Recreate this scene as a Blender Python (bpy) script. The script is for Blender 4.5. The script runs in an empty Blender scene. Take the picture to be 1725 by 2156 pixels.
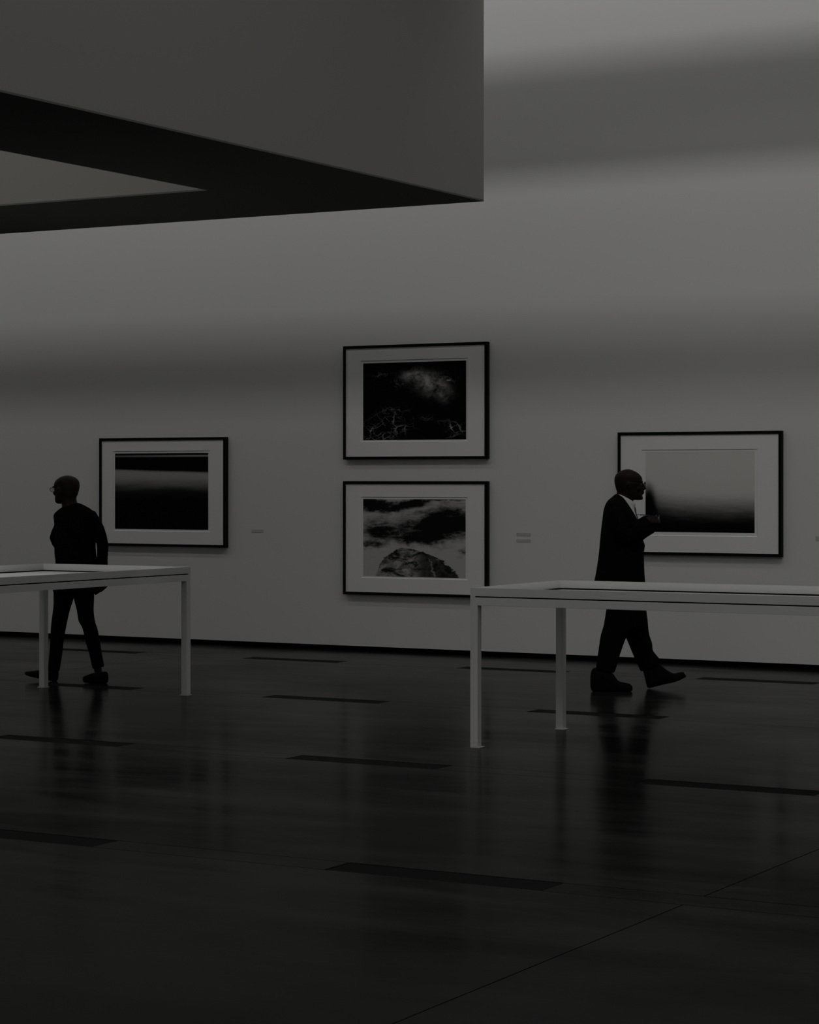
import bpy, bmesh, math, random
from mathutils import Vector, Matrix

random.seed(7)
scene = bpy.context.scene
COL = scene.collection

# ------------------------------------------------------------------ camera
YAW = math.radians(29.55)          # the wall recedes to the left
CAM = Vector((11.032, -19.46, 1.67))
FPX = 4862.0                       # focal length in pixels of the 1725 x 2156 frame
CXP, HORIZON = 862.5, 1012.0
cam_data = bpy.data.cameras.new('camera')
cam_data.sensor_fit = 'HORIZONTAL'
cam_data.sensor_width = 36.0
cam_data.lens = 36.0 * FPX / 1725.0
cam_data.shift_y = -(1078.0 - HORIZON) / 1725.0
cam_data.clip_end = 200
cam = bpy.data.objects.new('camera', cam_data)
cam.location = CAM
cam.rotation_euler = (math.radians(90), 0, YAW)
COL.objects.link(cam)
scene.camera = cam

# ------------------------------------------------------------------ world, lights, exposure
world = bpy.data.worlds.new('world')
scene.world = world
world.use_nodes = True
world.node_tree.nodes['Background'].inputs[0].default_value = (0.5, 0.52, 0.55, 1)
world.node_tree.nodes['Background'].inputs[1].default_value = 0.02
vs = scene.view_settings
vs.view_transform = 'Standard'
vs.look = 'None'
vs.exposure = 0.0
vs.gamma = 1.0
vs.use_curve_mapping = False

CEIL = 9.5
SKY_STRENGTH = 1.25                # daylight through the diffusing roof lights
WASH_UPPER = 184.0
WASH_MIDDLE = 170.0
WASH_LOW = 76.0
WASH_GENERAL = 82.0


def area_light(name, loc, target, sx, sy, energy, spread, color=(1, 1, 1)):
    L = bpy.data.lights.new(name, 'AREA')
    L.shape = 'RECTANGLE'
    L.size, L.size_y = sx, sy
    L.energy = energy
    L.spread = math.radians(spread)
    L.color = color
    o = bpy.data.objects.new(name, L)
    COL.objects.link(o)
    o.location = loc
    d = (Vector(target) - Vector(loc)).normalized()
    z = -d
    x = Vector((1, 0, 0))
    y = z.cross(x).normalized()
    m = Matrix((x, y, z)).transposed()
    o.rotation_euler = m.to_euler()
    return o


# added, unseen strip lights that throw the bands and fill onto the wall
area_light('added_upper_wash', (0, -2.6, 9.0), (0, 0, 4.5), 34, 0.125, WASH_UPPER, 180, (1.0, 0.995, 0.99))
area_light('added_middle_wash', (0, -3.8, 8.55), (0, 0, 3.9), 34, 0.055, WASH_MIDDLE, 180, (1.0, 0.995, 0.985))
area_light('added_low_wash', (0, -4.3, 6.3), (0, 0, 3.2), 34, 0.05, WASH_LOW, 180, (1.0, 0.99, 0.97))
area_light('added_fill_wash', (0, -3.45, 7.62), (0, 0, 6.0), 34, 0.10, WASH_GENERAL, 180, (0.99, 0.99, 1.0))


# ------------------------------------------------------------------ node helpers
class E:
    """tiny expression wrapper round shader math nodes"""
    nt = None

    def __init__(self, s):
        self.s = s

    @classmethod
    def op(cls, kind, *args, clamp=False):
        n = cls.nt.nodes.new('ShaderNodeMath')
        n.operation = kind
        n.use_clamp = clamp
        for i, a in enumerate(args):
            if isinstance(a, E):
                cls.nt.links.new(a.s, n.inputs[i])
            else:
                n.inputs[i].default_value = a
        return E(n.outputs[0])

    def __add__(a, b): return E.op('ADD', a, b)
    def __radd__(a, b): return E.op('ADD', b, a)
    def __sub__(a, b): return E.op('SUBTRACT', a, b)
    def __rsub__(a, b): return E.op('SUBTRACT', b, a)
    def __mul__(a, b): return E.op('MULTIPLY', a, b)
    def __rmul__(a, b): return E.op('MULTIPLY', b, a)
    def __truediv__(a, b): return E.op('DIVIDE', a, b)


def clamp01(a): return E.op('ADD', a, 0.0, clamp=True)
def exp(a): return E.op('EXPONENT', a)
def vmax(a, b): return E.op('MAXIMUM', a, b)
def vabs(a): return E.op('ABSOLUTE', a)


def sstep(e0, e1, x):
    n = E.nt.nodes.new('ShaderNodeMapRange')
    n.interpolation_type = 'SMOOTHSTEP'
    E.nt.links.new(x.s, n.inputs[0])
    lo, hi, a, b = (e0, e1, 0.0, 1.0) if e0 < e1 else (e1, e0, 1.0, 0.0)
    n.inputs[1].default_value, n.inputs[2].default_value = lo, hi
    n.inputs[3].default_value, n.inputs[4].default_value = a, b
    return E(n.outputs[0])


def gauss(u, v, a, b, sx, sy, rot=0.0):
    du, dv = u - a, v - b
    if rot:
        c, s = math.cos(rot), math.sin(rot)
        du, dv = du * c + dv * s, dv * c - du * s
    du, dv = du / sx, dv / sy
    return exp(0.0 - (du * du + dv * dv))


def noise(vec, scale, detail=4.0, rough=0.55, dist=0.0, offs=(0, 0, 0), sc=(1, 1, 1)):
    nt = E.nt
    mp = nt.nodes.new('ShaderNodeMapping')
    mp.inputs['Location'].default_value = offs
    mp.inputs['Scale'].default_value = sc
    nt.links.new(vec, mp.inputs['Vector'])
    n = nt.nodes.new('ShaderNodeTexNoise')
    n.inputs['Scale'].default_value = scale
    n.inputs['Detail'].default_value = detail
    n.inputs['Roughness'].default_value = rough
    n.inputs['Distortion'].default_value = dist
    nt.links.new(mp.outputs[0], n.inputs['Vector'])
    return E(n.outputs['Fac'])


def new_mat(name):
    m = bpy.data.materials.new(name)
    m.use_nodes = True
    E.nt = m.node_tree
    return m, m.node_tree, m.node_tree.nodes['Principled BSDF']


def mix_color(fac, c0, c1):
    n = E.nt.nodes.new('ShaderNodeMix')
    n.data_type = 'RGBA'
    E.nt.links.new(fac.s, n.inputs[0])
    n.inputs[6].default_value = (*c0, 1)
    n.inputs[7].default_value = (*c1, 1)
    return n.outputs[2]


def bump(height, strength, dist, bsdf):
    n = E.nt.nodes.new('ShaderNodeBump')
    n.inputs['Strength'].default_value = strength
    n.inputs['Distance'].default_value = dist
    E.nt.links.new(height.s, n.inputs['Height'])
    E.nt.links.new(n.outputs[0], bsdf.inputs['Normal'])


def obj_coord(world_space=False):
    if world_space:
        return E.nt.nodes.new('ShaderNodeNewGeometry').outputs['Position']
    return E.nt.nodes.new('ShaderNodeTexCoord').outputs['Object']


def paint(name, c, rough=0.6, spec=0.3, var=0.04, scale=3.0, bmp=0.0):
    m, nt, b = new_mat(name)
    v = obj_coord()
    n = noise(v, scale, 4)
    lo = tuple(x * (1 - var) for x in c)
    hi = tuple(min(1, x * (1 + var)) for x in c)
    nt.links.new(mix_color(n, lo, hi), b.inputs['Base Color'])
    b.inputs['Roughness'].default_value = rough
    b.inputs['Specular IOR Level'].default_value = spec
    if bmp:
        bump(noise(v, 160, 3), bmp, 0.002, b)
    return m


M = {}
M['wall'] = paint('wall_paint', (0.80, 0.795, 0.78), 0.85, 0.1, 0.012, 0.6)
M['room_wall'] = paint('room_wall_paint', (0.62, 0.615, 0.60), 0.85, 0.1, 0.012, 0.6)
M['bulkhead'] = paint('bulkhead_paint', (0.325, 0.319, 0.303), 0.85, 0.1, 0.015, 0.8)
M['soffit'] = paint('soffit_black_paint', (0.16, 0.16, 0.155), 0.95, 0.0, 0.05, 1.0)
M['ceiling'] = paint('ceiling_paint', (0.55, 0.55, 0.54), 0.9, 0.1, 0.01, 1.0)
M['baffle'] = paint('added_part_grey', (0.10, 0.10, 0.10), 0.9, 0.05, 0.02, 1.0)
M['gap'] = paint('shadow_gap_black', (0.004, 0.004, 0.004), 0.95, 0.0)
M['joint'] = paint('joint_filler', (0.004, 0.004, 0.004), 0.95, 0.0)
M['case'] = paint('white_powder_coat', (0.65, 0.65, 0.637), 0.45, 0.35, 0.01, 2.0)
M['bed'] = paint('case_bed_white', (0.86, 0.86, 0.85), 0.7, 0.2, 0.01, 2.0)
M['frame'] = paint('black_frame_wood', (0.003, 0.003, 0.003), 0.6, 0.12, 0.1, 30)
M['mat'] = paint('mat_board', (0.90, 0.895, 0.885), 0.9, 0.05, 0.008, 4)
M['paper'] = paint('print_paper', (0.90, 0.895, 0.88), 0.8, 0.1, 0.008, 4)
M['label'] = paint('grey_label_card', (0.56, 0.555, 0.54), 0.8, 0.1, 0.06, 60)
M['skin'] = paint('dark_skin', (0.0135, 0.0052, 0.0042), 0.55, 0.15, 0.12, 18)
M['suit'] = paint('black_wool', (0.0035, 0.0035, 0.0036), 0.95, 0.05, 0.15, 60, 0.3)
M['knit'] = paint('black_knit', (0.003, 0.003, 0.0035), 0.98, 0.04, 0.15, 80, 0.4)
M['trouser'] = paint('black_trouser_cloth', (0.0035, 0.0034, 0.0034), 0.95, 0.05, 0.15, 60, 0.3)
M['shoe'] = paint('black_shoe_leather', (0.0035, 0.0035, 0.0035), 0.7, 0.06, 0.1, 40)
M['shirt'] = paint('white_shirt_cotton', (0.74, 0.74, 0.73), 0.9, 0.1, 0.02, 20)
M['tie'] = paint('grey_patterned_tie', (0.10, 0.10, 0.10), 0.8, 0.2, 0.6, 90)
M['wire'] = paint('dark_spectacle_wire', (0.01, 0.01, 0.01), 0.4, 0.5)
M['eye'] = paint('eye_dark', (0.05, 0.045, 0.04), 0.4, 0.2)

# skylight diffuser: gives off the daylight that comes through the roof
m, nt, b = new_mat('roof_light_diffuser')
b.inputs['Base Color'].default_value = (0.8, 0.8, 0.8, 1)
b.inputs['Emission Color'].default_value = (1.0, 0.995, 0.98, 1)
b.inputs['Emission Strength'].default_value = SKY_STRENGTH
M['diffuser'] = m

m, nt, b = new_mat('spectacle_lens')
b.inputs['Base Color'].default_value = (0.9, 0.9, 0.9, 1)
b.inputs['Roughness'].default_value = 0.02
b.inputs['IOR'].default_value = 1.45
b.inputs['Alpha'].default_value = 0.22
M['lens'] = m

# polished dark concrete: mottled, with long faint trowel streaks
m, nt, b = new_mat('polished_concrete')
p = obj_coord(True)
big = noise(p, 0.55, 5, 0.6)
streak = noise(p, 1.6, 5, 0.65, 0.6, (3, 1, 0), (0.35, 1.6, 1))
fine = noise(p, 26, 4, 0.6)
t = clamp01(big * 0.5 + streak * 0.4 + fine * 0.1)
t2 = sstep(0.34, 0.66, t)
mix_color(t2, (0.0080, 0.0080, 0.0074), (0.0125, 0.0125, 0.0115))
nt.nodes.remove(b)
df = nt.nodes.new('ShaderNodeBsdfDiffuse')
gl_ = nt.nodes.new('ShaderNodeBsdfGlossy')
nt.links.new(nt.nodes['Mix'].outputs[2], df.inputs['Color'])
gl_.inputs['Color'].default_value = (1, 1, 1, 1)
nt.links.new((0.13 + 0.10 * sstep(0.35, 0.7, streak * 0.6 + big * 0.4)).s, gl_.inputs['Roughness'])
frn = nt.nodes.new('ShaderNodeFresnel')
frn.inputs['IOR'].default_value = 1.175
fac = E.op('POWER', E(frn.outputs[0]), 1.4) * (0.52 + 0.26 * t2)
mixs = nt.nodes.new('ShaderNodeMixShader')
nt.links.new(fac.s, mixs.inputs[0])
nt.links.new(df.outputs[0], mixs.inputs[1])
nt.links.new(gl_.outputs[0], mixs.inputs[2])
nt.links.new(mixs.outputs[0], nt.nodes['Material Output'].inputs[0])
bmp_ = nt.nodes.new('ShaderNodeBump')
bmp_.inputs['Strength'].default_value = 0.10
bmp_.inputs['Distance'].default_value = 0.004
nt.links.new(noise(p, 7, 3, 0.5, 0, (0, 0, 0), (0.6, 1.2, 1)).s, bmp_.inputs['Height'])
for q_ in (df, gl_):
    nt.links.new(bmp_.outputs[0], q_.inputs['Normal'])
M['concrete'] = m

M['grille'] = paint('dark_floor_grille', (0.008, 0.008, 0.008), 0.6, 0.02, 0.2, 12)


# ------------------------------------------------------------------ mesh helpers
def link(name, me, mat, parent=None):
    o = bpy.data.objects.new(name, me)
    COL.objects.link(o)
    if mat is not None and not me.materials:
        me.materials.append(mat)
    if parent is not None:
        o.parent = parent
    return o


def box_bm(bm, x0, x1, y0, y1, z0, z1, bev=0.0):
    r = bmesh.ops.create_cube(bm, size=1.0)
    for v in r['verts']:
        v.co = Vector((x0 + (v.co.x + .5) * (x1 - x0), y0 + (v.co.y + .5) * (y1 - y0), z0 + (v.co.z + .5) * (z1 - z0)))
    if bev:
        es = list({e for v in r['verts'] for e in v.link_edges})
        bmesh.ops.bevel(bm, geom=es, offset=bev, segments=2, affect='EDGES', profile=0.5)


def box_mesh(name, *a, bev=0.0):
    bm = bmesh.new()
    box_bm(bm, *a, bev=bev)
    me = bpy.data.meshes.new(name)
    bm.to_mesh(me)
    bm.free()
    return me


def box(name, mat, x0, x1, y0, y1, z0, z1, parent=None, bev=0.0):
    return link(name, box_mesh(name, x0, x1, y0, y1, z0, z1, bev=bev), mat, parent)


def empty(name, loc, rz=0.0):
    o = bpy.data.objects.new(name, None)
    o.empty_display_size = 0.2
    COL.objects.link(o)
    o.location = loc
    o.rotation_euler = (0, 0, rz)
    return o


def tag(o, label=None, cat=None, group=None, kind=None):
    for k, v in (('label', label), ('category', cat), ('group', group), ('kind', kind)):
        if v:
            o[k] = v
    return o


# ------------------------------------------------------------------ room shell
X0, X1, Y0 = -17.0, 20.0, -27.0
floor = box('floor', M['joint'], X0, X1, Y0, 0.30, -0.30, -0.012)
tag(floor, 'dark polished concrete floor with rows of black inset strips', kind='structure')
wall = box('wall_back', M['wall'], X0, X1, 0.0, 0.30, 0.048, CEIL)
tag(wall, 'tall pale grey gallery wall hung with framed photographs', kind='structure')
bb = box('baseboard_back', M['gap'], X0, X1, 0.03, 0.30, -0.012, 0.048)
tag(bb, 'black recessed shadow gap along the foot of the gallery wall', kind='structure')
tag(box('wall_left', M['room_wall'], X0 - 0.3, X0, Y0, 0.30, -0.012, CEIL), 'plain pale side wall of the gallery', kind='structure')
tag(box('wall_right', M['room_wall'], X1, X1 + 0.3, Y0, 0.30, -0.012, CEIL), 'plain pale wall at the right end', kind='structure')
tag(box('wall_front', M['room_wall'], X0, X1, Y0 - 0.3, Y0, -0.012, CEIL), 'plain pale wall behind the viewer', kind='structure')
tag(box('ceiling', M['ceiling'], X0, X1, Y0, 0.30, CEIL, CEIL + 0.3), 'high pale gallery ceiling with roof lights', kind='structure')

# roof lights (diffusing panels set in the ceiling)
for i, (xa, xb, ya, yb) in enumerate(((-5.0, 1.6, -13.8, -6.1), (5.6, 10.4, -11.5, -6.5), (-13.0, 17.0, -24.0, -18.0)), 1):
    w_ = box('window_%d' % i, M['diffuser'], xa, xb, ya, yb, CEIL - 0.03, CEIL - 0.002)
    tag(w_, 'diffusing roof light panel in the gallery ceiling', kind='structure')

# added unseen boards: they cut the strip lights into bands and stop spill
for i, (ya, yb, za, zb) in enumerate(((-3.0, -1.72, 7.70, 7.74), (-1.72, -1.68, 7.70, 7.79), (-4.402, -3.235, 7.70, 7.74), (-4.402, -4.36, 7.74, CEIL), (-3.72, -3.70, 5.78, 7.70)), 1):
    t_ = box('added_light_part_%d' % i, M['baffle'], X0, X1, ya, yb, za, zb)
    tag(t_, 'added unseen board that shapes the light on the gallery wall', kind='structure')

# added unseen housing boxes, one right behind each added strip light
for i, lo in enumerate([o for o in scene.objects if o.type == 'LIGHT'], 7):
    h_ = box('added_light_part_%d' % i, M['baffle'], -17, 17, -lo.data.size_y / 2 - 0.01, lo.data.size_y / 2 + 0.01, 0.004, 0.05)
    h_.location, h_.rotation_euler = lo.location, lo.rotation_euler
    tag(h_, 'added unseen housing behind an added strip light by the gallery wall', kind='structure')

# floor pieces: concrete slabs, cover plates and black grille strips over trenches
ROWS = [-1.27, -4.43, -7.66, -10.91, -14.15, -17.4]
HALF = 0.105
G = 0.003
PERIOD, START, LEN = 2.285, 1.255, 1.035
ys = [0.03] + [v for r in ROWS for v in (r + HALF, r - HALF)] + [Y0]
JOINTS = [X0, -11.0, -1.68, 7.485, 16.65, X1]
for k in range(0, len(ys), 2):
    yt, yb = ys[k], ys[k + 1]
    for a, c in zip(JOINTS[:-1], JOINTS[1:]):
        box('floor_slab', M['concrete'], a + G, c - G, yb + G, yt - G, -0.012, 0.0, floor)
grille_me = plate_me = None
for r in ROWS[:5]:
    xs = START - 6 * PERIOD
    while xs + PERIOD < X1:
        if grille_me is None:
            grille_me = box_mesh('floor_grille', 0.004, LEN - 0.004, -HALF + 0.003, HALF - 0.003, -0.012, -0.0015)
            plate_me = box_mesh('cover_plate', LEN + 0.003, PERIOD - 0.003, -HALF + 0.003, HALF - 0.003, -0.012, 0.0)
        g_ = link('floor_grille', grille_me, M['grille'], floor)
        g_.location = (xs, r, 0)
        c_ = link('cover_plate', plate_me, M['concrete'], floor)
        c_.location = (xs, r, 0)
        xs += PERIOD
box('floor_slab', M['concrete'], X0, X1, ROWS[5] - HALF, ROWS[5] + HALF, -0.012, 0.0, floor)

# hanging bulkhead: a square ring of deep boxed beams round a roof light
BX, BY, BZ = 3.124, -4.402, 3.726
TX, TY = 1.40, 1.53
bx0, by0 = -6.6, -15.5
ring = empty('ceiling_bulkhead', (0, 0, 0))
tag(ring, 'deep grey boxed bulkhead hanging from the ceiling with black underside', kind='structure')
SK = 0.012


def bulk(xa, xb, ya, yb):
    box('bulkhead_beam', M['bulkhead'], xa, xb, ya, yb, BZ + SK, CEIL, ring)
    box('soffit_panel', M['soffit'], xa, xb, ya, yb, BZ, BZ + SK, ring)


bulk(BX - TX, BX, by0, BY)
bulk(bx0, BX - TX, BY - TY, BY)
bulk(bx0, bx0 + TX, by0, BY - TY)
bulk(bx0 + TX, BX - TX, by0, by0 + TY)


# ------------------------------------------------------------------ framed photographs
def uv_plane(name, x0, x1, z0, z1, y, mat, parent):
    me = bpy.data.meshes.new(name)
    yb = y + 0.0008
    me.from_pydata([(x0, y, z0), (x1, y, z0), (x1, y, z1), (x0, y, z1), (x0, yb, z0), (x1, yb, z0), (x1, yb, z1), (x0, yb, z1)], [],
                   [(0, 1, 2, 3), (5, 4, 7, 6), (1, 5, 6, 2), (4, 0, 3, 7), (3, 2, 6, 7), (4, 5, 1, 0)])
    uvl = me.uv_layers.new(name='UVMap')
    for poly in me.polygons:
        for li in poly.loop_indices:
            c = me.vertices[me.loops[li].vertex_index].co
            uvl.data[li].uv = ((c.x - x0) / (x1 - x0), (c.z - z0) / (z1 - z0))
    return link(name, me, mat, parent)


def photo_mat(name, fn):
    m, nt, b = new_mat(name)
    uv = nt.nodes.new('ShaderNodeUVMap').outputs[0]
    sp = nt.nodes.new('ShaderNodeSeparateXYZ')
    nt.links.new(uv, sp.inputs[0])
    lum = clamp01(fn(uv, E(sp.outputs[0]), E(sp.outputs[1])))
    nt.links.new(mix_color(lum, (0.0025, 0.0025, 0.0025), (0.90, 0.885, 0.85)), b.inputs['Base Color'])
    b.inputs['Roughness'].default_value = 0.6
    b.inputs['Specular IOR Level'].default_value = 0.05
    return m


def cracks(uv, scale, width, off=0.0):
    """branching pale lines: edges of warped cells"""
    nt = E.nt
    nz = nt.nodes.new('ShaderNodeTexNoise')
    nz.inputs['Scale'].default_value = 7.0
    nz.inputs['Detail'].default_value = 5.0
    nt.links.new(uv, nz.inputs['Vector'])
    mx = nt.nodes.new('ShaderNodeVectorMath')
    mx.operation = 'MULTIPLY_ADD'
    nt.links.new(nz.outputs['Color'], mx.inputs[0])
    mx.inputs[1].default_value = (0.22, 0.22, 0)
    nt.links.new(uv, mx.inputs[2])
    ad = nt.nodes.new('ShaderNodeVectorMath')
    ad.inputs[1].default_value = (off, off * 0.7, 0)
    nt.links.new(mx.outputs[0], ad.inputs[0])
    vo = nt.nodes.new('ShaderNodeTexVoronoi')
    vo.feature = 'DISTANCE_TO_EDGE'
    vo.inputs['Scale'].default_value = scale
    nt.links.new(ad.outputs[0], vo.inputs['Vector'])
    return sstep(width, 0.0, E(vo.outputs['Distance']))


def ph_bands(uv, u, v):
    n = noise(uv, 3, 3, 0.5, 0, (0, 0, 0), (0.8, 5, 1))
    t = v + u * 0.035 + (n - 0.5) * 0.02
    band = sstep(0.800, 0.765, t) * sstep(0.50, 0.735, v + u * 0.02 + (n - 0.5) * 0.10) * 0.42
    tail = sstep(0.80, 0.74, t) * sstep(0.38, 0.66, v + (n - 0.5) * 0.12) * 0.06
    line = gauss(u, v, 0.5, 0.963, 5.0, 0.010) * (0.25 + u * 0.25)
    return band + tail + line


def ph_mist(uv, u, v):
    n = noise(uv, 4, 5, 0.6, 0.3, (2, 0, 0), (1.2, 6, 1))
    wedge = gauss(u, v, 0.035, 0.30, 0.05, 0.30) * 0.30 + exp(0.0 - u / 0.16) * 0.15
    t = v - wedge + (n - 0.5) * 0.10
    base = sstep(0.02, 0.52, t)
    base = base * base
    return base * 0.84 * (0.93 + 0.07 * sstep(0.2, 0.9, v))


def ph_cloud(uv, u, v):
    n = noise(uv, 9, 7, 0.7, 0.4)
    n2 = noise(uv, 22, 6, 0.7, 0.6, (4, 2, 0))
    u = u + (noise(uv, 6, 6, 0.65, 0, (2, 7, 0)) - 0.5) * 0.16
    v = v + (noise(uv, 6, 6, 0.65, 0, (8, 1, 0)) - 0.5) * 0.16
    c = gauss(u, v, 0.66, 0.72, 0.13, 0.10, -0.45) * 0.42 + gauss(u, v, 0.48, 0.83, 0.09, 0.055, 0.25) * 0.30
    c = c + gauss(u, v, 0.79, 0.60, 0.06, 0.09) * 0.20 + gauss(u, v, 0.60, 0.82, 0.10, 0.07) * 0.12
    c = c * sstep(0.30, 0.66, n) * (0.55 + 0.6 * n2)
    w = (gauss(u, v, 0.18, 0.845, 0.075, 0.03, 0.25) * 0.5 + gauss(u, v, 0.83, 0.76, 0.06, 0.035, -0.2) * 0.7
         + gauss(u, v, 0.35, 0.74, 0.06, 0.045, 0.6) * 0.5) * sstep(0.50, 0.70, n2) * 0.6
    fil = cracks(uv, 6.0, 0.035) + cracks(uv, 11.0, 0.03, 3.1) * 0.6
    mask = gauss(u, v, 0.31, 0.24, 0.12, 0.14) + gauss(u, v, 0.10, 0.08, 0.13, 0.12) + gauss(u, v, 0.86, 0.13, 0.11, 0.08, -0.4) * 0.9 + gauss(u, v, 0.53, 0.05, 0.04, 0.06) * 0.5 + gauss(u, v, 0.62, 0.28, 0.06, 0.03) * 0.25
    return c * 2.1 + w * 2.2 + fil * mask * 0.70 * sstep(0.36, 0.62, noise(uv, 5, 3, 0.5, 0, (3, 8, 0)))


def ph_surf(uv, u, v):
    n = noise(uv, 5, 7, 0.65, 0.5, (0, 0, 0), (1, 2.2, 1))
    n2 = noise(uv, 14, 6, 0.7, 0.5, (3, 1, 0), (1, 1.6, 1))
    d = (n - 0.5) * 0.9 + (n2 - 0.5) * 0.5
    u0, v0 = u, v
    u = u + (noise(uv, 4.5, 6, 0.65, 0, (2, 7, 0)) - 0.5) * 0.30
    v = v + (noise(uv, 5.5, 6, 0.65, 0, (8, 1, 0)) - 0.5) * 0.22
    dark = gauss(u, v, 0.80, 0.69, 0.31, 0.19, 0.10) * 1.6 + gauss(u, v, 0.18, 0.59, 0.26, 0.13, 0.1) * 1.0
    dark = dark + gauss(u, v, 0.09, 0.93, 0.15, 0.10, -0.25) * 1.6 + gauss(u, v, 0.45, 0.935, 0.18, 0.06, 0.25) * 1.5
    dark = dark + gauss(u, v, 0.55, 0.49, 0.24, 0.06) * 0.75 + gauss(u, v, 0.10, 0.41, 0.16, 0.05) * 0.7 + gauss(u, v, 0.85, 0.99, 0.3, 0.02) * 0.6
    dark = dark + gauss(u, v, 1.0, 0.34, 0.05, 0.05) * 0.6
    n3 = noise(uv, 8, 8, 0.75, 1.2, (9, 4, 0), (0.8, 2.6, 1))
    water = 0.60 * sstep(0.95, 0.05, dark + d * 1.25 + (n3 - 0.5) * 0.9) + 0.015 * n3
    # rock standing in the foam
    u, v = u0, v0
    dl, dr, dv = vmax(0.40 - u, 0.0) / 0.27, vmax(u - 0.40, 0.0) / 0.53, v / 0.365
    rr = dl * dl + E.op('POWER', dr, 1.55) + E.op('POWER', vmax(dv, 0.0), 1.5) + (n2 - 0.5) * 0.45 + (n - 0.5) * 0.35
    rock = sstep(1.03, 0.97, rr)
    rn = noise(uv, 7, 7, 0.7, 0.9, (5, 5, 0), (1, 1.2, 1))
    side = sstep(0.50, 0.62, u + (rn - 0.5) * 0.25)
    rtex = sstep(0.40, 0.64, rn) * 0.48 * (1.0 - 0.85 * side) * (0.6 + 0.8 * n3) + 0.012
    vein = sstep(0.012, 0.0, vabs(u - 0.685 + (n2 - 0.5) * 0.10 + (v - 0.1) * 0.2)) * sstep(0.26, 0.20, v) * 0.30
    return water * (1.0 - rock) + (rtex + vein) * rock


def framed(label, ox0, ox1, oz0, oz1, mx0, mx1, mz0, mz1, ix0, ix1, iz0, iz1, fn, pname):
    cx, cz = (ox0 + ox1) / 2, oz0
    r = empty('framed_photograph', (cx, 0, cz))
    tag(r, label, 'picture', 'framed photographs on the gallery wall')
    D_, W = 0.056, 0.027
    x0, x1, z0, z1 = ox0 - cx, ox1 - cx, 0.0, oz1 - cz
    for a in ((x0, x1, z0, z0 + W), (x0, x1, z1 - W, z1)):
        box('frame_rail', M['frame'], a[0], a[1], -D_, 0, a[2], a[3], r, 0.002)
    for a in ((x0, x0 + W), (x1 - W, x1)):
        box('frame_rail', M['frame'], a[0], a[1], -D_, 0, z0 + W, z1 - W, r, 0.002)
    # mat board with bevelled window
    yf, yp = -D_ + 0.012, -D_ + 0.019
    X = [x0 + W, mx0 - cx, mx1 - cx, x1 - W]
    Z = [z0 + W, mz0 - cz, mz1 - cz, z1 - W]
    bv = 0.006
    vs_ = []
    for (xa, za, y) in ((X[0], Z[0], yf), (X[3], Z[0], yf), (X[3], Z[3], yf), (X[0], Z[3], yf),
                        (X[1], Z[1], yf), (X[2], Z[1], yf), (X[2], Z[2], yf), (X[1], Z[2], yf),
                        (X[1] + bv, Z[1] + bv, yp), (X[2] - bv, Z[1] + bv, yp), (X[2] - bv, Z[2] - bv, yp), (X[1] + bv, Z[2] - bv, yp)):
        vs_.append((xa, y, za))
    fs = []
    for k in range(4):
        j = (k + 1) % 4
        fs.append((k, j, 4 + j, 4 + k))
        fs.append((4 + k, 4 + j, 8 + j, 8 + k))
    me = bpy.data.meshes.new('mat_board')
    me.from_pydata(vs_, [], fs)
    me.update()
    mat_o = link('mat_board', me, M['mat'], r)
    box('print_paper', M['paper'], X[0], X[3], yp, -0.004, Z[0], Z[3], r)
    uv_plane('photo_image', ix0 - cx, ix1 - cx, iz0 - cz, iz1 - cz, yp - 0.001, photo_mat(pname, fn), r)
    return r


framed('black framed photograph with one pale blurred band, beside the man in black jumper',
       -3.702, -2.112, 0.991, 2.112, -3.529, -2.308, 1.147, 1.976, -3.508, -2.333, 1.169, 1.952, ph_bands, 'photo_pale_band')
framed('upper of two stacked black framed photographs, nearly black with a wisp of cloud',
       -0.720, 0.875, 1.877, 2.989, -0.525, 0.666, 2.046, 2.842, -0.500, 0.642, 2.064, 2.816, ph_cloud, 'photo_dark_cloud')
framed('lower of two stacked black framed photographs, a rock among foaming water',
       -0.722, 0.875, 0.555, 1.665, -0.519, 0.663, 0.721, 1.512, -0.500, 0.637, 0.739, 1.491, ph_surf, 'photo_rock_surf')
framed('black framed photograph of pale mist over a dark sea, behind the man in the suit',
       2.229, 3.815, 0.993, 2.113, 2.464, 3.586, 1.169, 1.952, 2.501, 3.558, 1.203, 1.934, ph_mist, 'photo_sea_mist')

# wall labels
for (lab, xa, xb, za, zb) in (
        ('tiny grey wall label to the right of the pale-band photograph', -1.829, -1.690, 1.148, 1.178),
        ('upper of two small grey wall labels right of the stacked photographs', 1.162, 1.312, 1.148, 1.178),
        ('lower of two small grey wall labels right of the stacked photographs', 1.162, 1.312, 1.089, 1.119),
        ('grey wall label at the right edge, past the sea mist photograph', 4.114, 4.30, 1.138, 1.180)):
    o = box('wall_label', M['label'], -(xb - xa) / 2, (xb - xa) / 2, -0.003, 0.0, 0, zb - za, None, 0.001)
    o.location = ((xa + xb) / 2, 0, za)
    tag(o, lab, 'label', 'small grey wall labels')


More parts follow.
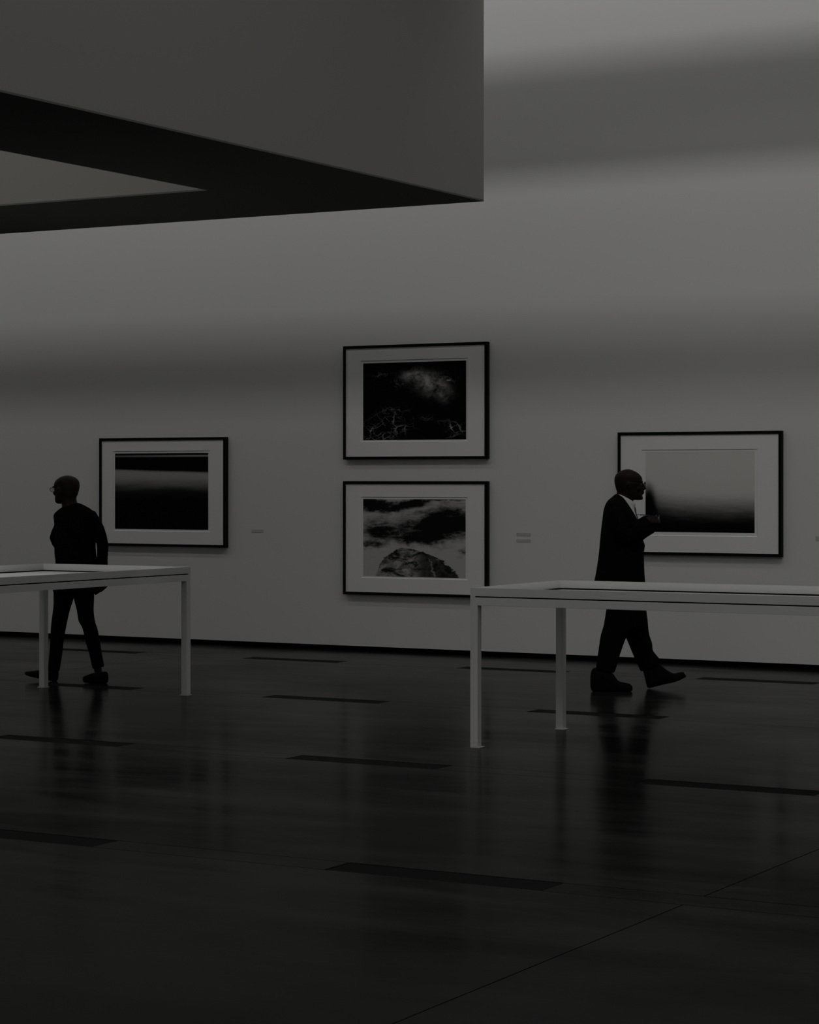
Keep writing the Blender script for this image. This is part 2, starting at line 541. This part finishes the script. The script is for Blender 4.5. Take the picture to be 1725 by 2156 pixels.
# ------------------------------------------------------------------ display cases
def display_case(label, x0, x1, y0, y1, feet_x, feet_y):
    """white vitrine table: tray with raised thin rim over a square-tube leg frame"""
    H = 1.0
    L = 0.052
    r = empty('display_case', (x0, y0, 0))
    tag(r, label, 'display table', 'white display cases')
    w, d = x1 - x0, y1 - y0
    zt, zg, zb = H, H - 0.052, H - 0.060       # tray top, tray bottom, frame top
    fr = 0.050
    # legs
    for ix, xx in enumerate((0, w - L)):
        for iy, yy in enumerate((0, d - L)):
            lg = box('leg', M['case'], xx, xx + L, yy, yy + L, 0.006, zb, r, 0.0015)
            e = 0.016
            bx = (-e if feet_x[ix] < 0 else 0, e if feet_x[ix] > 0 else 0)
            by = (-e if feet_y[iy] < 0 else 0, e if feet_y[iy] > 0 else 0)
            box('foot_plate', M['case'], xx + bx[0], xx + L + bx[1], yy + by[0], yy + L + by[1], 0.0, 0.006, lg, 0.001)
            box('collar', M['case'], xx - 0.0012, xx + L + 0.0012, yy - 0.0012, yy + L + 0.0012, 0.036, 0.040, lg)
    # frame rails between the legs
    for a in ((L, w - L, 0, L), (L, w - L, d - L, d), (0, L, L, d - L), (w - L, w, L, d - L)):
        box('frame_rail', M['case'], a[0], a[1], a[2], a[3], zb - fr, zb, r, 0.0015)
    # black recess between frame and tray, stopping short of the corners
    q, e = 0.006, 0.016
    for a in ((q, w - q, q, e), (q, w - q, d - e, d - q), (q, e, e, d - e), (w - e, w - q, e, d - e)):
        box('shadow_gap', M['gap'], a[0], a[1], a[2], a[3], zb, zg, r)
    for xx in (0, w - 0.034):
        for yy in (0, d - 0.034):
            for a in ((0, 0.034, 0 if yy == 0 else 0.028, 0.006 if yy == 0 else 0.034), (0 if xx == 0 else 0.028, 0.006 if xx == 0 else 0.034, 0.006, 0.028)):
                box('corner_block', M['case'], xx + a[0], xx + a[1], yy + a[2], yy + a[3], zb, zg, r)
    # tray: thin raised walls round a white bed that lies below them
    t = 0.012
    for a in ((0, w, 0, t), (0, w, d - t, d), (0, t, t, d - t), (w - t, w, t, d - t)):
        box('tray_rim', M['case'], a[0], a[1], a[2], a[3], zg, zt, r, 0.0012)
    li = t + 0.0025
    for a in ((t, w - t, t, li), (t, w - t, d - li, d - t), (t, li, li, d - li), (w - li, w - t, li, d - li)):
        box('rim_bounce_strip', M['bed'], a[0], a[1], a[2], a[3], zg, zt - 0.002, r)  # paler strips added to stand in for light bounced onto the inner rims
    box('tray_bed', M['bed'], e, w - e, e, d - e, zb - 0.012, zb, r)
    return r


display_case('white display table beside the man in black jumper, cut off at the left', -0.765, 0.685, -8.05, -4.665, (-1, -1), (-1, 1))
display_case('white display table in front of the man in the suit, running off to the right', 4.235, 7.75, -6.70, -5.425, (1, 1), (1, -1))


# ------------------------------------------------------------------ people
class Figure:
    """collects closed shapes laid out in the figure's own upright plane (x across, y depth, z up)"""

    def __init__(self, name, Z, px0, label):
        self.Z = Z
        self.root_r = (px0 - CXP) * Z / FPX
        fwd = Vector((-math.sin(YAW), math.cos(YAW), 0))
        rgt = Vector((math.cos(YAW), math.sin(YAW), 0))
        loc = CAM + fwd * Z + rgt * self.root_r
        self.root = empty(name, (loc.x, loc.y, 0), YAW)
        tag(self.root, label, 'person')

    def P(self, px, py, d=0.0):
        z = self.Z + d
        return Vector(((px - CXP) * z / FPX - self.root_r, d, CAM.z - (py - HORIZON) * z / FPX))


def ring_loft(bm, rings):
    vr = [[bm.verts.new(p) for p in r] for r in rings]
    n = len(vr[0])
    for a, c in zip(vr[:-1], vr[1:]):
        for i in range(n):
            j = (i + 1) % n
            bm.faces.new((a[i], a[j], c[j], c[i]))
    bm.faces.new(list(reversed(vr[0])))
    bm.faces.new(vr[-1])


def ell_ring(c, ax, ay, n=20, k=2.0):
    out = []
    for i in range(n):
        t = 2 * math.pi * i / n
        ct, st = math.cos(t), math.sin(t)
        ct = math.copysign(abs(ct) ** (2 / k), ct)
        st = math.copysign(abs(st) ** (2 / k), st)
        out.append(c + ax * ct + ay * st)
    return out


def sub_rings(rings, m=3):
    """Catmull-Rom between given rings so lofts are smooth"""
    out = []
    N = len(rings)
    for i in range(N - 1):
        p0, p1, p2, p3 = rings[max(i - 1, 0)], rings[i], rings[i + 1], rings[min(i + 2, N - 1)]
        for s in range(m):
            t = s / m
            out.append([0.5 * ((2 * b) + (c - a) * t + (2 * a - 5 * b + 4 * c - d) * t * t + (3 * b - a - 3 * c + d) * t ** 3)
                        for a, b, c, d in zip(p0, p1, p2, p3)])
    out.append(rings[-1])
    return out


def sect(bm, F, secs, k=2.0, n=24):
    """loft through sections (xa, ya, xb, yb, depth, half_depth), in photo measure of the figure's plane"""
    rings = []
    for (xa, ya, xb, yb, dc, ry) in secs:
        a, b = F.P(xa, ya, dc), F.P(xb, yb, dc)
        rings.append(ell_ring((a + b) / 2, (b - a) / 2, Vector((0, ry, 0)), n, k))
    ring_loft(bm, sub_rings(rings))


def limb(bm, F, pts, n=18):
    """tube through (px, py, depth, radius_px, depth_radius_m) with rounded ends"""
    C = [F.P(p[0], p[1], p[2]) for p in pts]
    rings = []
    for i, p in enumerate(pts):
        t = (C[min(i + 1, len(C) - 1)] - C[max(i - 1, 0)]).normalized()
        ax = Vector((t.z, 0, -t.x))
        ax = ax.normalized() if ax.length > 1e-4 else Vector((1, 0, 0))
        ay = t.cross(ax).normalized()
        rad = p[3] * (F.Z + p[2]) / FPX
        if i == 0:
            for s, q in ((1, 0.05), (0.85, 0.55), (0.45, 0.9)):
                rings.append(ell_ring(C[0] - t * rad * s * 0.8, ax * rad * q, ay * p[4] * q, n))
        rings.append(ell_ring(C[i], ax * rad, ay * p[4], n))
        if i == len(pts) - 1:
            for s, q in ((0.45, 0.9), (0.85, 0.55), (1, 0.05)):
                rings.append(ell_ring(C[-1] + t * rad * s * 0.8, ax * rad * q, ay * p[4] * q, n))
    ring_loft(bm, sub_rings(rings, 2))


def tube(bm, pts, radii, n=10, caps=True):
    pts = [Vector(p) for p in pts]
    rings = []
    ref = None
    for i, c in enumerate(pts):
        t = (pts[min(i + 1, len(pts) - 1)] - pts[max(i - 1, 0)]).normalized()
        if ref is None:
            ref = Vector((0, 0, 1)) if abs(t.z) < 0.9 else Vector((1, 0, 0))
        ax = (ref - t * ref.dot(t)).normalized()
        ref = ax
        ay = t.cross(ax)
        r = radii[i] if hasattr(radii, '__len__') else radii
        if i == 0 and caps:
            rings.append(ell_ring(c - t * r * 0.9, ax * r * 0.3, ay * r * 0.3, n))
            rings.append(ell_ring(c - t * r * 0.5, ax * r * 0.85, ay * r * 0.85, n))
        rings.append(ell_ring(c, ax * r, ay * r, n))
        if i == len(pts) - 1 and caps:
            rings.append(ell_ring(c + t * r * 0.5, ax * r * 0.85, ay * r * 0.85, n))
            rings.append(ell_ring(c + t * r * 0.9, ax * r * 0.3, ay * r * 0.3, n))
    ring_loft(bm, rings)


def ball(bm, c, rx, ry, rz, rot=None):
    r = bmesh.ops.create_uvsphere(bm, u_segments=16, v_segments=10, radius=1.0)
    for v in r['verts']:
        q = Vector((v.co.x * rx, v.co.y * ry, v.co.z * rz))
        if rot is not None:
            q = rot @ q
        v.co = q + Vector(c)


def skin_out(name, bm, mat, parent, voxel=0.008, smooth=4, floor_z=None):
    """join the overlapping closed shapes into one continuous surface"""
    me = bpy.data.meshes.new(name + '_cage')
    bmesh.ops.recalc_face_normals(bm, faces=bm.faces)
    bm.to_mesh(me)
    bm.free()
    tmp = bpy.data.objects.new(name + '_cage', me)
    COL.objects.link(tmp)
    rm = tmp.modifiers.new('r', 'REMESH')
    rm.mode = 'VOXEL'
    rm.voxel_size = voxel
    if smooth:
        sm = tmp.modifiers.new('s', 'SMOOTH')
        sm.factor = 0.5
        sm.iterations = smooth
    dg = bpy.context.evaluated_depsgraph_get()
    out = bpy.data.meshes.new_from_object(tmp.evaluated_get(dg))
    out.name = name
    bpy.data.objects.remove(tmp)
    bpy.data.meshes.remove(me)
    for p in out.polygons:
        p.use_smooth = True
    if floor_z is not None:
        for v in out.vertices:
            if v.co.z < floor_z:
                v.co.z = floor_z
    return link(name, out, mat, parent)


def plain(name, bm, mat, parent, smooth=True):
    me = bpy.data.meshes.new(name)
    bmesh.ops.recalc_face_normals(bm, faces=bm.faces)
    bm.to_mesh(me)
    bm.free()
    if smooth:
        for p in me.polygons:
            p.use_smooth = True
    return link(name, me, mat, parent)


HEAD = [  # z above chin, back x, front x, half width
    (0.000, 0.030, 0.082, 0.022), (0.010, 0.000, 0.096, 0.042), (0.030, -0.045, 0.098, 0.056),
    (0.060, -0.082, 0.094, 0.064), (0.090, -0.093, 0.091, 0.070), (0.120, -0.101, 0.090, 0.075),
    (0.145, -0.104, 0.095, 0.077), (0.170, -0.102, 0.092, 0.077), (0.193, -0.092, 0.078, 0.071),
    (0.213, -0.072, 0.054, 0.057), (0.227, -0.046, 0.026, 0.038), (0.235, -0.018, 0.000, 0.013)]


def head_matrix(chin, yaw, sx=1.0, sz=1.0, pitch=0.0, sy=1.0):
    """head-local (x forward, z up, chin at z=0) -> figure-local"""
    return (Matrix.Translation(chin) @ Matrix.Rotation(yaw, 4, 'Z') @ Matrix.Rotation(pitch, 4, 'Y')
            @ Matrix.Diagonal((sx, sy, sz, 1)))


def head_shapes(bm, T):
    start = len(bm.verts)
    rings = []
    for (z, xb, xf, w) in HEAD:
        c = Vector(((xb + xf) / 2, 0, z))
        rings.append(ell_ring(c, Vector(((xf - xb) / 2, 0, 0)), Vector((0, w, 0)), 24, 2.25))
    ring_loft(bm, sub_rings(rings))
    # nose, lips, brow, cheeks, chin, ears
    tube(bm, [(0.092, 0, 0.130), (0.104, 0, 0.108), (0.112, 0, 0.092)], [0.008, 0.010, 0.0125])
    for s in (-1, 1):
        ball(bm, (0.100, 0.013 * s, 0.088), 0.012, 0.010, 0.009)
        ball(bm, (0.082, 0.034 * s, 0.142), 0.015, 0.026, 0.010)
        ball(bm, (0.062, 0.042 * s, 0.090), 0.028, 0.020, 0.022)
        ball(bm, (-0.004, 0.076 * s, 0.108), 0.018, 0.008, 0.030)
        ball(bm, (-0.010, 0.080 * s, 0.118), 0.014, 0.008, 0.018)
    ball(bm, (0.098, 0, 0.066), 0.013, 0.024, 0.0075)
    ball(bm, (0.096, 0, 0.053), 0.013, 0.022, 0.0075)
    ball(bm, (0.088, 0, 0.016), 0.016, 0.022, 0.015)
    bm.verts.ensure_lookup_table()
    for v in bm.verts[start:]:
        v.co = T @ v.co


def hand_shapes(bm, wrist, fwd, palm, thumb, curl, size=1.0, spread=0.12):
    """palm and five bent fingers; fwd along the hand, palm = direction the palm faces, thumb = thumb side"""
    f, pn, th = Vector(fwd).normalized(), Vector(palm), Vector(thumb)
    pn = (pn - f * pn.dot(f)).normalized()
    side = f.cross(pn).normalized()
    if side.dot(th) < 0:
        side = -side
    W = Vector(wrist)
    s = size

    def at(a, b, c=0.0):
        return W + (f * a + side * b + pn * c) * s
    # palm: a flat tapered block of tubes merged by the remesh
    for b0, b1 in ((-0.020, -0.030), (-0.008, -0.011), (0.006, 0.009), (0.018, 0.028)):
        tube(bm, [at(-0.01, b0 * 0.8), at(0.04, (b0 + b1) / 2), at(0.088, b1)], [0.016 * s, 0.015 * s, 0.0125 * s])
    # fingers: index, middle, ring, little
    for k, (b, L, r) in enumerate(((0.029, 0.072, 0.0090), (0.010, 0.080, 0.0092), (-0.010, 0.074, 0.0088), (-0.029, 0.058, 0.0078))):
        cu = curl[k]
        d = (f + side * (spread * b / 0.03)).normalized()
        pts, pos, ang = [at(0.080, b)], at(0.088, b), cu * 0.5
        rad = [r * s]
        pts.append(pos)
        rad.append(r * s)
        for j, fr in enumerate((0.42, 0.32, 0.26)):
            dirv = d * math.cos(ang) + pn * math.sin(ang)
            pos = pos + dirv * L * fr * s
            pts.append(pos)
            rad.append(r * s * (0.97, 0.90, 0.80)[j])
            ang += cu
        tube(bm, pts, rad)
    # thumb leaves the side of the palm near its base
    cu = curl[4]
    pts = [at(0.015, 0.022, 0.004), at(0.040, 0.040, 0.012)]
    d = (f * 0.75 + side * (0.75 - cu * 0.7) + pn * (0.2 + cu * 0.7)).normalized()
    pts += [pts[-1] + d * 0.034 * s]
    d2 = (d + f * 0.3 + pn * cu * 0.5 - side * cu * 0.4).normalized()
    pts += [pts[-1] + d2 * 0.026 * s]
    tube(bm, pts, [0.013 * s, 0.0125 * s, 0.0105 * s, 0.0085 * s])


def spectacles(name, T, parent=None, folded=False):
    """wire rims, bridge and temples with clear lenses, in head-local measure"""
    bm = bmesh.new()
    rw, rh, xc = 0.0235, 0.020, 0.118
    lens_data = []
    for s in (-1, 1):
        c = Vector((xc - 0.004 * 1, 0.033 * s, 0.122))
        pts = []
        for i in range(21):
            t = 2 * math.pi * i / 20
            pts.append(c + Vector((-abs(math.cos(t)) * 0.003, math.cos(t) * rw, math.sin(t) * rh)))
        tube(bm, pts, 0.0017, 6, False)
        lens_data.append(c)
        if not folded:
            tube(bm, [c + Vector((-0.003, rw * s, 0.006)), c + Vector((-0.02, rw * s + 0.022 * s, 0.006)),
                      Vector((0.0, 0.083 * s, 0.131)), Vector((-0.028, 0.084 * s, 0.112))], 0.0015, 6)
        else:
            tube(bm, [c + Vector((-0.003, rw * s, 0.006)), c + Vector((-0.09, rw * s, 0.009)), c + Vector((-0.165, rw * s, 0.002))], 0.0022, 6)
    tube(bm, [(xc - 0.003, -0.010, 0.126), (xc + 0.002, 0, 0.129), (xc - 0.003, 0.010, 0.126)], 0.0015, 6)
    for v in bm.verts:
        v.co = T @ v.co
    fo = plain(name, bm, M['wire'], parent)
    for c in lens_data:
        b2 = bmesh.new()
        ball(b2, c, 0.0012, rw - 0.001, rh - 0.001)
        for v in b2.verts:
            v.co = T @ v.co
        plain('lens', b2, M['lens'], fo)
    return fo


def eyes(T, parent):
    for s in (-1, 1):
        b2 = bmesh.new()
        ball(b2, (0.079, 0.032 * s, 0.120), 0.0125, 0.0125, 0.0115)
        for v in b2.verts:
            v.co = T @ v.co
        plain('eye', b2, M['eye'], parent)


# ---- man in a dark suit walking right, holding his spectacles
F = Figure('person', 18.42, 1310, 'bald man in black suit and white shirt walking right, holding up eyeglasses')
R = F.root
Th = head_matrix(F.P(1323.5, 1052.2), 0.0, 1.13, 1.035, math.radians(2))
bm = bmesh.new()
head_shapes(bm, Th)
sect(bm, F, [(1303, 1022, 1336, 1030, 0, .055), (1300, 1034, 1334, 1048, 0, .057), (1297, 1046, 1333, 1058, 0, .062), (1292, 1062, 1332, 1068, 0, .085)])
sect(bm, F, [(1290, 1058, 1328, 1066, 0, .12), (1280, 1080, 1332, 1084, 0, .165), (1276, 1110, 1340, 1112, 0, .155), (1276, 1150, 1344, 1150, 0, .14),
             (1274, 1200, 1346, 1200, 0, .145), (1276, 1240, 1348, 1240, 0, .15), (1286, 1285, 1350, 1285, 0, .14)])
limb(bm, F, [(1300, 1078, -.165, 13, .05), (1308, 1108, -.19, 12, .045), (1323, 1134, -.19, 11, .042), (1347, 1117, -.185, 10, .036), (1366, 1098, -.18, 7.5, .027)])
limb(bm, F, [(1300, 1078, .165, 13, .05), (1296, 1120, .20, 12, .045), (1300, 1160, .20, 11, .04), (1310, 1205, .19, 9, .032), (1314, 1228, .185, 7, .026)])
limb(bm, F, [(1305, 1255, -.08, 22, .08), (1296, 1330, -.095, 17, .065), (1284, 1385, -.11, 13, .052), (1272, 1424, -.125, 9, .037)])
limb(bm, F, [(1325, 1255, .08, 22, .08), (1338, 1330, .095, 17, .065), (1354, 1375, .11, 13, .052), (1371, 1420, .125, 9, .037)])
limb(bm, F, [(1268, 1442, -.13, 9, .030), (1300, 1448, -.135, 6, .032), (1322, 1449, -.14, 4, .030)])
limb(bm, F, [(1372, 1436, .13, 9, .030), (1400, 1431, .13, 6, .032), (1428, 1425, .13, 4, .030)])
wr = F.P(1361.5, 1097, -.18)
hand_shapes(bm, wr, (0.92, 0.28, 0.12), (0.15, 0.75, -0.55), (0, 0.5, 0.85), (0.75, 0.8, 0.85, 0.9, 0.55), 0.98, 0.05)
hand_shapes(bm, F.P(1314, 1230, .185), (0.15, 0, -1), (-0.2, -1, 0), (1, 0, 0), (0.35, 0.4, 0.45, 0.5, 0.3), 1.0)
skin_out('body', bm, M['skin'], R, 0.0055, 3)
eyes(Th, R)
spectacles('eyeglasses', Th, R)

bm = bmesh.new()
sect(bm, F, [(1300, 1037.5, 1333, 1055.5, 0, .064), (1298, 1042, 1339.5, 1062, 0, .070), (1294, 1054, 1336.5, 1068, 0, .080),
             (1292, 1076, 1337.5, 1079, 0, .100), (1290, 1106, 1346.5, 1103, 0, .120), (1290, 1118, 1349, 1116, 0, .120)])
skin_out('shirt', bm, M['shirt'], R, 0.006, 2)
bm = bmesh.new()
sect(bm, F, [(1332, 1064, 1337.5, 1066, 0, .014), (1332, 1070, 1339.6, 1072, 0, .018), (1333, 1080, 1340.8, 1081, 0, .020), (1338, 1096, 1345.5, 1095, 0, .027), (1342, 1110, 1350, 1109, 0, .033)], 2.6)
skin_out('necktie', bm, M['tie'], R, 0.004, 1)
bm = bmesh.new()
sect(bm, F, [(1297.2, 1039.5, 1303.5, 1041.5, 0, .050), (1291, 1045, 1311.5, 1046.5, 0, .105), (1279, 1056, 1319, 1056, 0, .185), (1272.3, 1072, 1330, 1072.5, 0, .225),
             (1269.3, 1091, 1341.5, 1092, 0, .235), (1266, 1116, 1352, 1114, 0, .220), (1264, 1135, 1354.5, 1137, 0, .205), (1262.7, 1150, 1358.3, 1148, 0, .200),
             (1260.7, 1169, 1356.3, 1163, 0, .200), (1255.7, 1203, 1357.3, 1203, 0, .205), (1252, 1221, 1358.7, 1222, 0, .210), (1249.5, 1240, 1360, 1240, 0, .215), (1248.5, 1261, 1361, 1261, 0, .215)], 2.2)
limb(bm, F, [(1300, 1082, -.175, 19, .075), (1306, 1108, -.20, 18.5, .072), (1322, 1131, -.205, 19, .068), (1345, 1118.5, -.195, 19, .064)])
sect(bm, F, [(1326, 1100, 1350, 1141, -.20, .066), (1342, 1094, 1363, 1131, -.195, .064), (1356.5, 1085.5, 1377.5, 1122, -.185, .058), (1359, 1085.5, 1379, 1120, -.183, .056)])
limb(bm, F, [(1300, 1082, .175, 19, .075), (1296, 1120, .215, 17, .066), (1300, 1160, .215, 16, .062), (1309, 1205, .20, 14, .052), (1311, 1219, .195, 13, .05)])
skin_out('jacket', bm, M['suit'], R, 0.008, 4)
bm = bmesh.new()
sect(bm, F, [(1266, 1205, 1352, 1205, 0, .165), (1268, 1250, 1357, 1250, 0, .170), (1278, 1279, 1359.3, 1280, 0, .165), (1274, 1308, 1363, 1305, 0, .155), (1270, 1324, 1364.5, 1322, 0, .14)])
sect(bm, F, [(1280, 1262, 1335, 1268, -.07, .10), (1272, 1314, 1328, 1322, -.08, .10), (1265.3, 1337, 1318.5, 1343, -.09, .095), (1260.7, 1367, 1308.5, 1370, -.105, .085),
             (1257, 1393, 1300.6, 1396, -.12, .075), (1255, 1406, 1295.5, 1413, -.125, .07), (1256, 1409, 1292, 1416.5, -.125, .068)], 2.2)
sect(bm, F, [(1300, 1265, 1359, 1270, .07, .10), (1308, 1308, 1364, 1304, .08, .10), (1317, 1339, 1366.8, 1333, .09, .095), (1325, 1358, 1373.5, 1354, .10, .088), (1331.5, 1374, 1374.5, 1367, .11, .082),
             (1335, 1382, 1378, 1373.5, .115, .08), (1340.5, 1395, 1388, 1386, .12, .075), (1347, 1409, 1390, 1394.5, .125, .072), (1350, 1414, 1387, 1398.5, .125, .07)], 2.2)
skin_out('trousers', bm, M['trouser'], R, 0.0075, 3)
bm = bmesh.new()
sect(bm, F, [(1243.5, 1424, 1243.5, 1446, -.13, .018), (1247, 1409, 1247, 1455, -.13, .034), (1258, 1405, 1258, 1457, -.13, .040), (1274, 1405, 1274, 1457, -.132, .042), (1290, 1417, 1290, 1457, -.134, .044),
             (1302, 1433, 1302, 1457, -.136, .048), (1315, 1437, 1315, 1457, -.138, .050), (1326, 1439.5, 1326, 1456.5, -.140, .042), (1332, 1445, 1332, 1454, -.141, .022)], 2.6)
skin_out('shoe', bm, M['shoe'], R, 0.006, 2, 0.0)
bm = bmesh.new()
sect(bm, F, [(1354.5, 1411, 1363, 1447, .13, .024), (1360, 1406, 1367, 1449, .13, .038), (1372, 1399, 1376, 1447, .13, .041), (1388, 1397.5, 1389, 1443.5, .13, .043), (1402, 1408.5, 1402, 1440.5, .13, .045),
             (1418, 1417.5, 1419, 1436.5, .13, .049), (1430, 1415.5, 1433, 1431.5, .13, .044), (1439, 1414.5, 1446, 1424.5, .13, .024)], 2.6)
skin_out('shoe', bm, M['shoe'], R, 0.006, 2, 0.0)

# spectacles in his raised hand: lenses beyond the fingers, one temple pointing back at his chest
g0 = F.P(1388, 1090, -.165)
Tg = Matrix.Translation(g0) @ Matrix.Rotation(math.radians(7), 4, 'Y') @ Matrix.Rotation(math.radians(14), 4, 'Z') @ Matrix.Translation((-0.116, 0.030, -0.122))
gl = spectacles('eyeglasses', Matrix.Identity(4), None, True)
gl.matrix_world = R.matrix_basis @ Tg
tag(gl, 'thin wire eyeglasses held in the raised hand of the man in the suit', 'eyeglasses')

# ---- man in a black jumper seen from behind, walking left
F = Figure('person', 19.12, 155, 'bald man in black jumper and slim black trousers, walking left, seen from behind')
R = F.root
Th = head_matrix(F.P(140.6, 1060.0, 0.01), math.radians(138), 1.20, 0.985, math.radians(2), 1.15)
bm = bmesh.new()
head_shapes(bm, Th)
sect(bm, F, [(128, 1036, 163, 1036, 0, .06), (127, 1050, 161, 1049, 0, .062), (130, 1062, 162, 1056, 0, .062), (131, 1070, 166, 1063, 0, .075)])
sect(bm, F, [(128, 1072, 176, 1066, 0, .075), (122, 1088, 190, 1082, 0, .095), (122, 1110, 194, 1110, 0, .105), (123, 1150, 192, 1150, 0, .10), (123, 1190, 194, 1190, 0, .105), (122, 1230, 190, 1230, 0, .11), (126, 1258, 186, 1258, 0, .10)])
limb(bm, F, [(190, 1086, 0, 10, .042), (206, 1114, -.02, 9, .038), (215, 1144, -.03, 8, .034), (215, 1168, -.045, 7.5, .030), (226, 1219, -.10, 6, .024)])
limb(bm, F, [(126, 1092, .02, 9, .04), (121, 1112, .05, 7, .034), (117, 1133, .08, 7, .032), (126, 1155, .13, 7, .03), (140, 1172, .17, 6, .024)])
limb(bm, F, [(175, 1235, -.03, 17, .075), (182, 1300, -.05, 13, .06), (195, 1360, -.07, 10, .048), (206, 1408, -.085, 8, .035), (208, 1424, -.09, 8, .035)])
limb(bm, F, [(138, 1235, .03, 17, .075), (126, 1300, .06, 13, .06), (119, 1360, .09, 10, .048), (112, 1412, .11, 8, .035), (110, 1424, .11, 8, .034)])
limb(bm, F, [(212, 1430, -.09, 5.5, .028), (198, 1431, -.085, 5, .030), (184, 1432, -.08, 3, .026)])
limb(bm, F, [(112, 1427, .11, 5.5, .028), (88, 1421, .115, 5, .030), (66, 1418, .12, 3, .026)])
hand_shapes(bm, F.P(227, 1221, -.10), (-0.74, -0.20, -0.60), (-0.2, 1.0, 0), (-0.6, 0.0, 0.8), (0.30, 0.32, 0.34, 0.38, 0.35), 1.12, 0.0)
hand_shapes(bm, F.P(141, 1173, .17), (0.8, 0.25, -0.5), (0, -1, 0), (0.4, 0.3, 0.9), (0.4, 0.45, 0.5, 0.55, 0.35), 0.98)
skin_out('body', bm, M['skin'], R, 0.0055, 3)
eyes(Th, R)
spectacles('eyeglasses', Th, R)
bm = bmesh.new()
sect(bm, F, [(131.5, 1067.5, 164.5, 1058.5, 0, .068), (122, 1074, 178, 1064, 0, .095), (113, 1084, 194, 1074, 0, .125), (113.5, 1094, 202, 1088, 0, .14), (115, 1110, 203, 1106, 0, .14), (115, 1130, 202.5, 1130, 0, .135),
             (114.5, 1150, 201.5, 1150, 0, .13), (115, 1168, 203, 1168, 0, .13), (117, 1186, 206.5, 1186, 0, .135), (114, 1215, 203, 1215, 0, .14), (111.5, 1236, 200, 1238, 0, .145), (112, 1246, 198, 1249, 0, .145)], 2.2)
limb(bm, F, [(191, 1086.5, 0, 13.5, .062), (207.5, 1114, -.02, 12.5, .055), (215.6, 1144, -.03, 12.2, .050), (216, 1165, -.04, 11.6, .046), (216, 1188, -.06, 11, .042), (223, 1214, -.09, 9.5, .036)])
limb(bm, F, [(126.5, 1091, .01, 13, .060), (124.5, 1108, .045, 10.5, .050), (116.2, 1132, .075, 12.0, .048), (126, 1153, .125, 10.0, .044), (138, 1169, .16, 9, .038)])
skin_out('jumper', bm, M['knit'], R, 0.0065, 2)
bm = bmesh.new()
sect(bm, F, [(118, 1195, 198, 1195, 0, .12), (113, 1234, 198.5, 1236, 0, .125), (113, 1252, 198, 1253, 0, .12)])
sect(bm, F, [(150, 1232, 198.5, 1236, -.03, .09), (156, 1262, 198, 1262, -.035, .085), (162, 1285, 197.2, 1287, -.045, .078), (165.6, 1307, 200.5, 1310, -.055, .070), (174, 1323, 205.5, 1325, -.06, .066), (180.2, 1351, 210.8, 1353, -.07, .060),
             (187.5, 1375, 215, 1379, -.08, .053), (194, 1404, 219, 1400, -.085, .048), (195, 1408, 219.3, 1403.5, -.085, .047)], 2.2)
sect(bm, F, [(112.5, 1232, 160, 1236, .03, .09), (113, 1262, 154.5, 1262, .04, .085), (112.3, 1280, 147.5, 1283, .05, .078), (109.6, 1301, 142, 1306, .06, .070), (107.3, 1321, 138.8, 1322, .07, .066), (105.9, 1350, 134, 1351, .085, .060),
             (104, 1376, 131, 1377, .095, .053), (101, 1407, 126, 1409, .11, .048), (100.5, 1411, 125, 1413, .11, .047)], 2.2)
skin_out('trousers', bm, M['trouser'], R, 0.0065, 2)
bm = bmesh.new()
sect(bm, F, [(228, 1420, 228, 1433, -.10, .016), (225, 1414.5, 225, 1438.5, -.10, .030), (217, 1414, 217, 1439.5, -.098, .036), (205, 1417.5, 205, 1439.5, -.094, .039), (195, 1417, 195, 1439, -.09, .043), (184, 1421, 184, 1438, -.084, .044), (177.5, 1423.5, 177.5, 1437, -.08, .034), (174.5, 1426, 174.5, 1433, -.078, .016)], 2.6)
skin_out('shoe', bm, M['shoe'], R, 0.0055, 2, 0.0)
bm = bmesh.new()
sect(bm, F, [(124, 1416, 122, 1431, .11, .016), (120, 1411, 118, 1435, .11, .030), (110, 1410, 109, 1434, .11, .036), (97, 1410.5, 96, 1431, .113, .039), (84, 1410.5, 83, 1428.8, .116, .043), (70, 1412.5, 68, 1425.5, .118, .044), (58, 1413.5, 56, 1421.5, .12, .034), (53, 1414.5, 52, 1418.5, .121, .016)], 2.6)
skin_out('shoe', bm, M['shoe'], R, 0.0055, 2, 0.0)
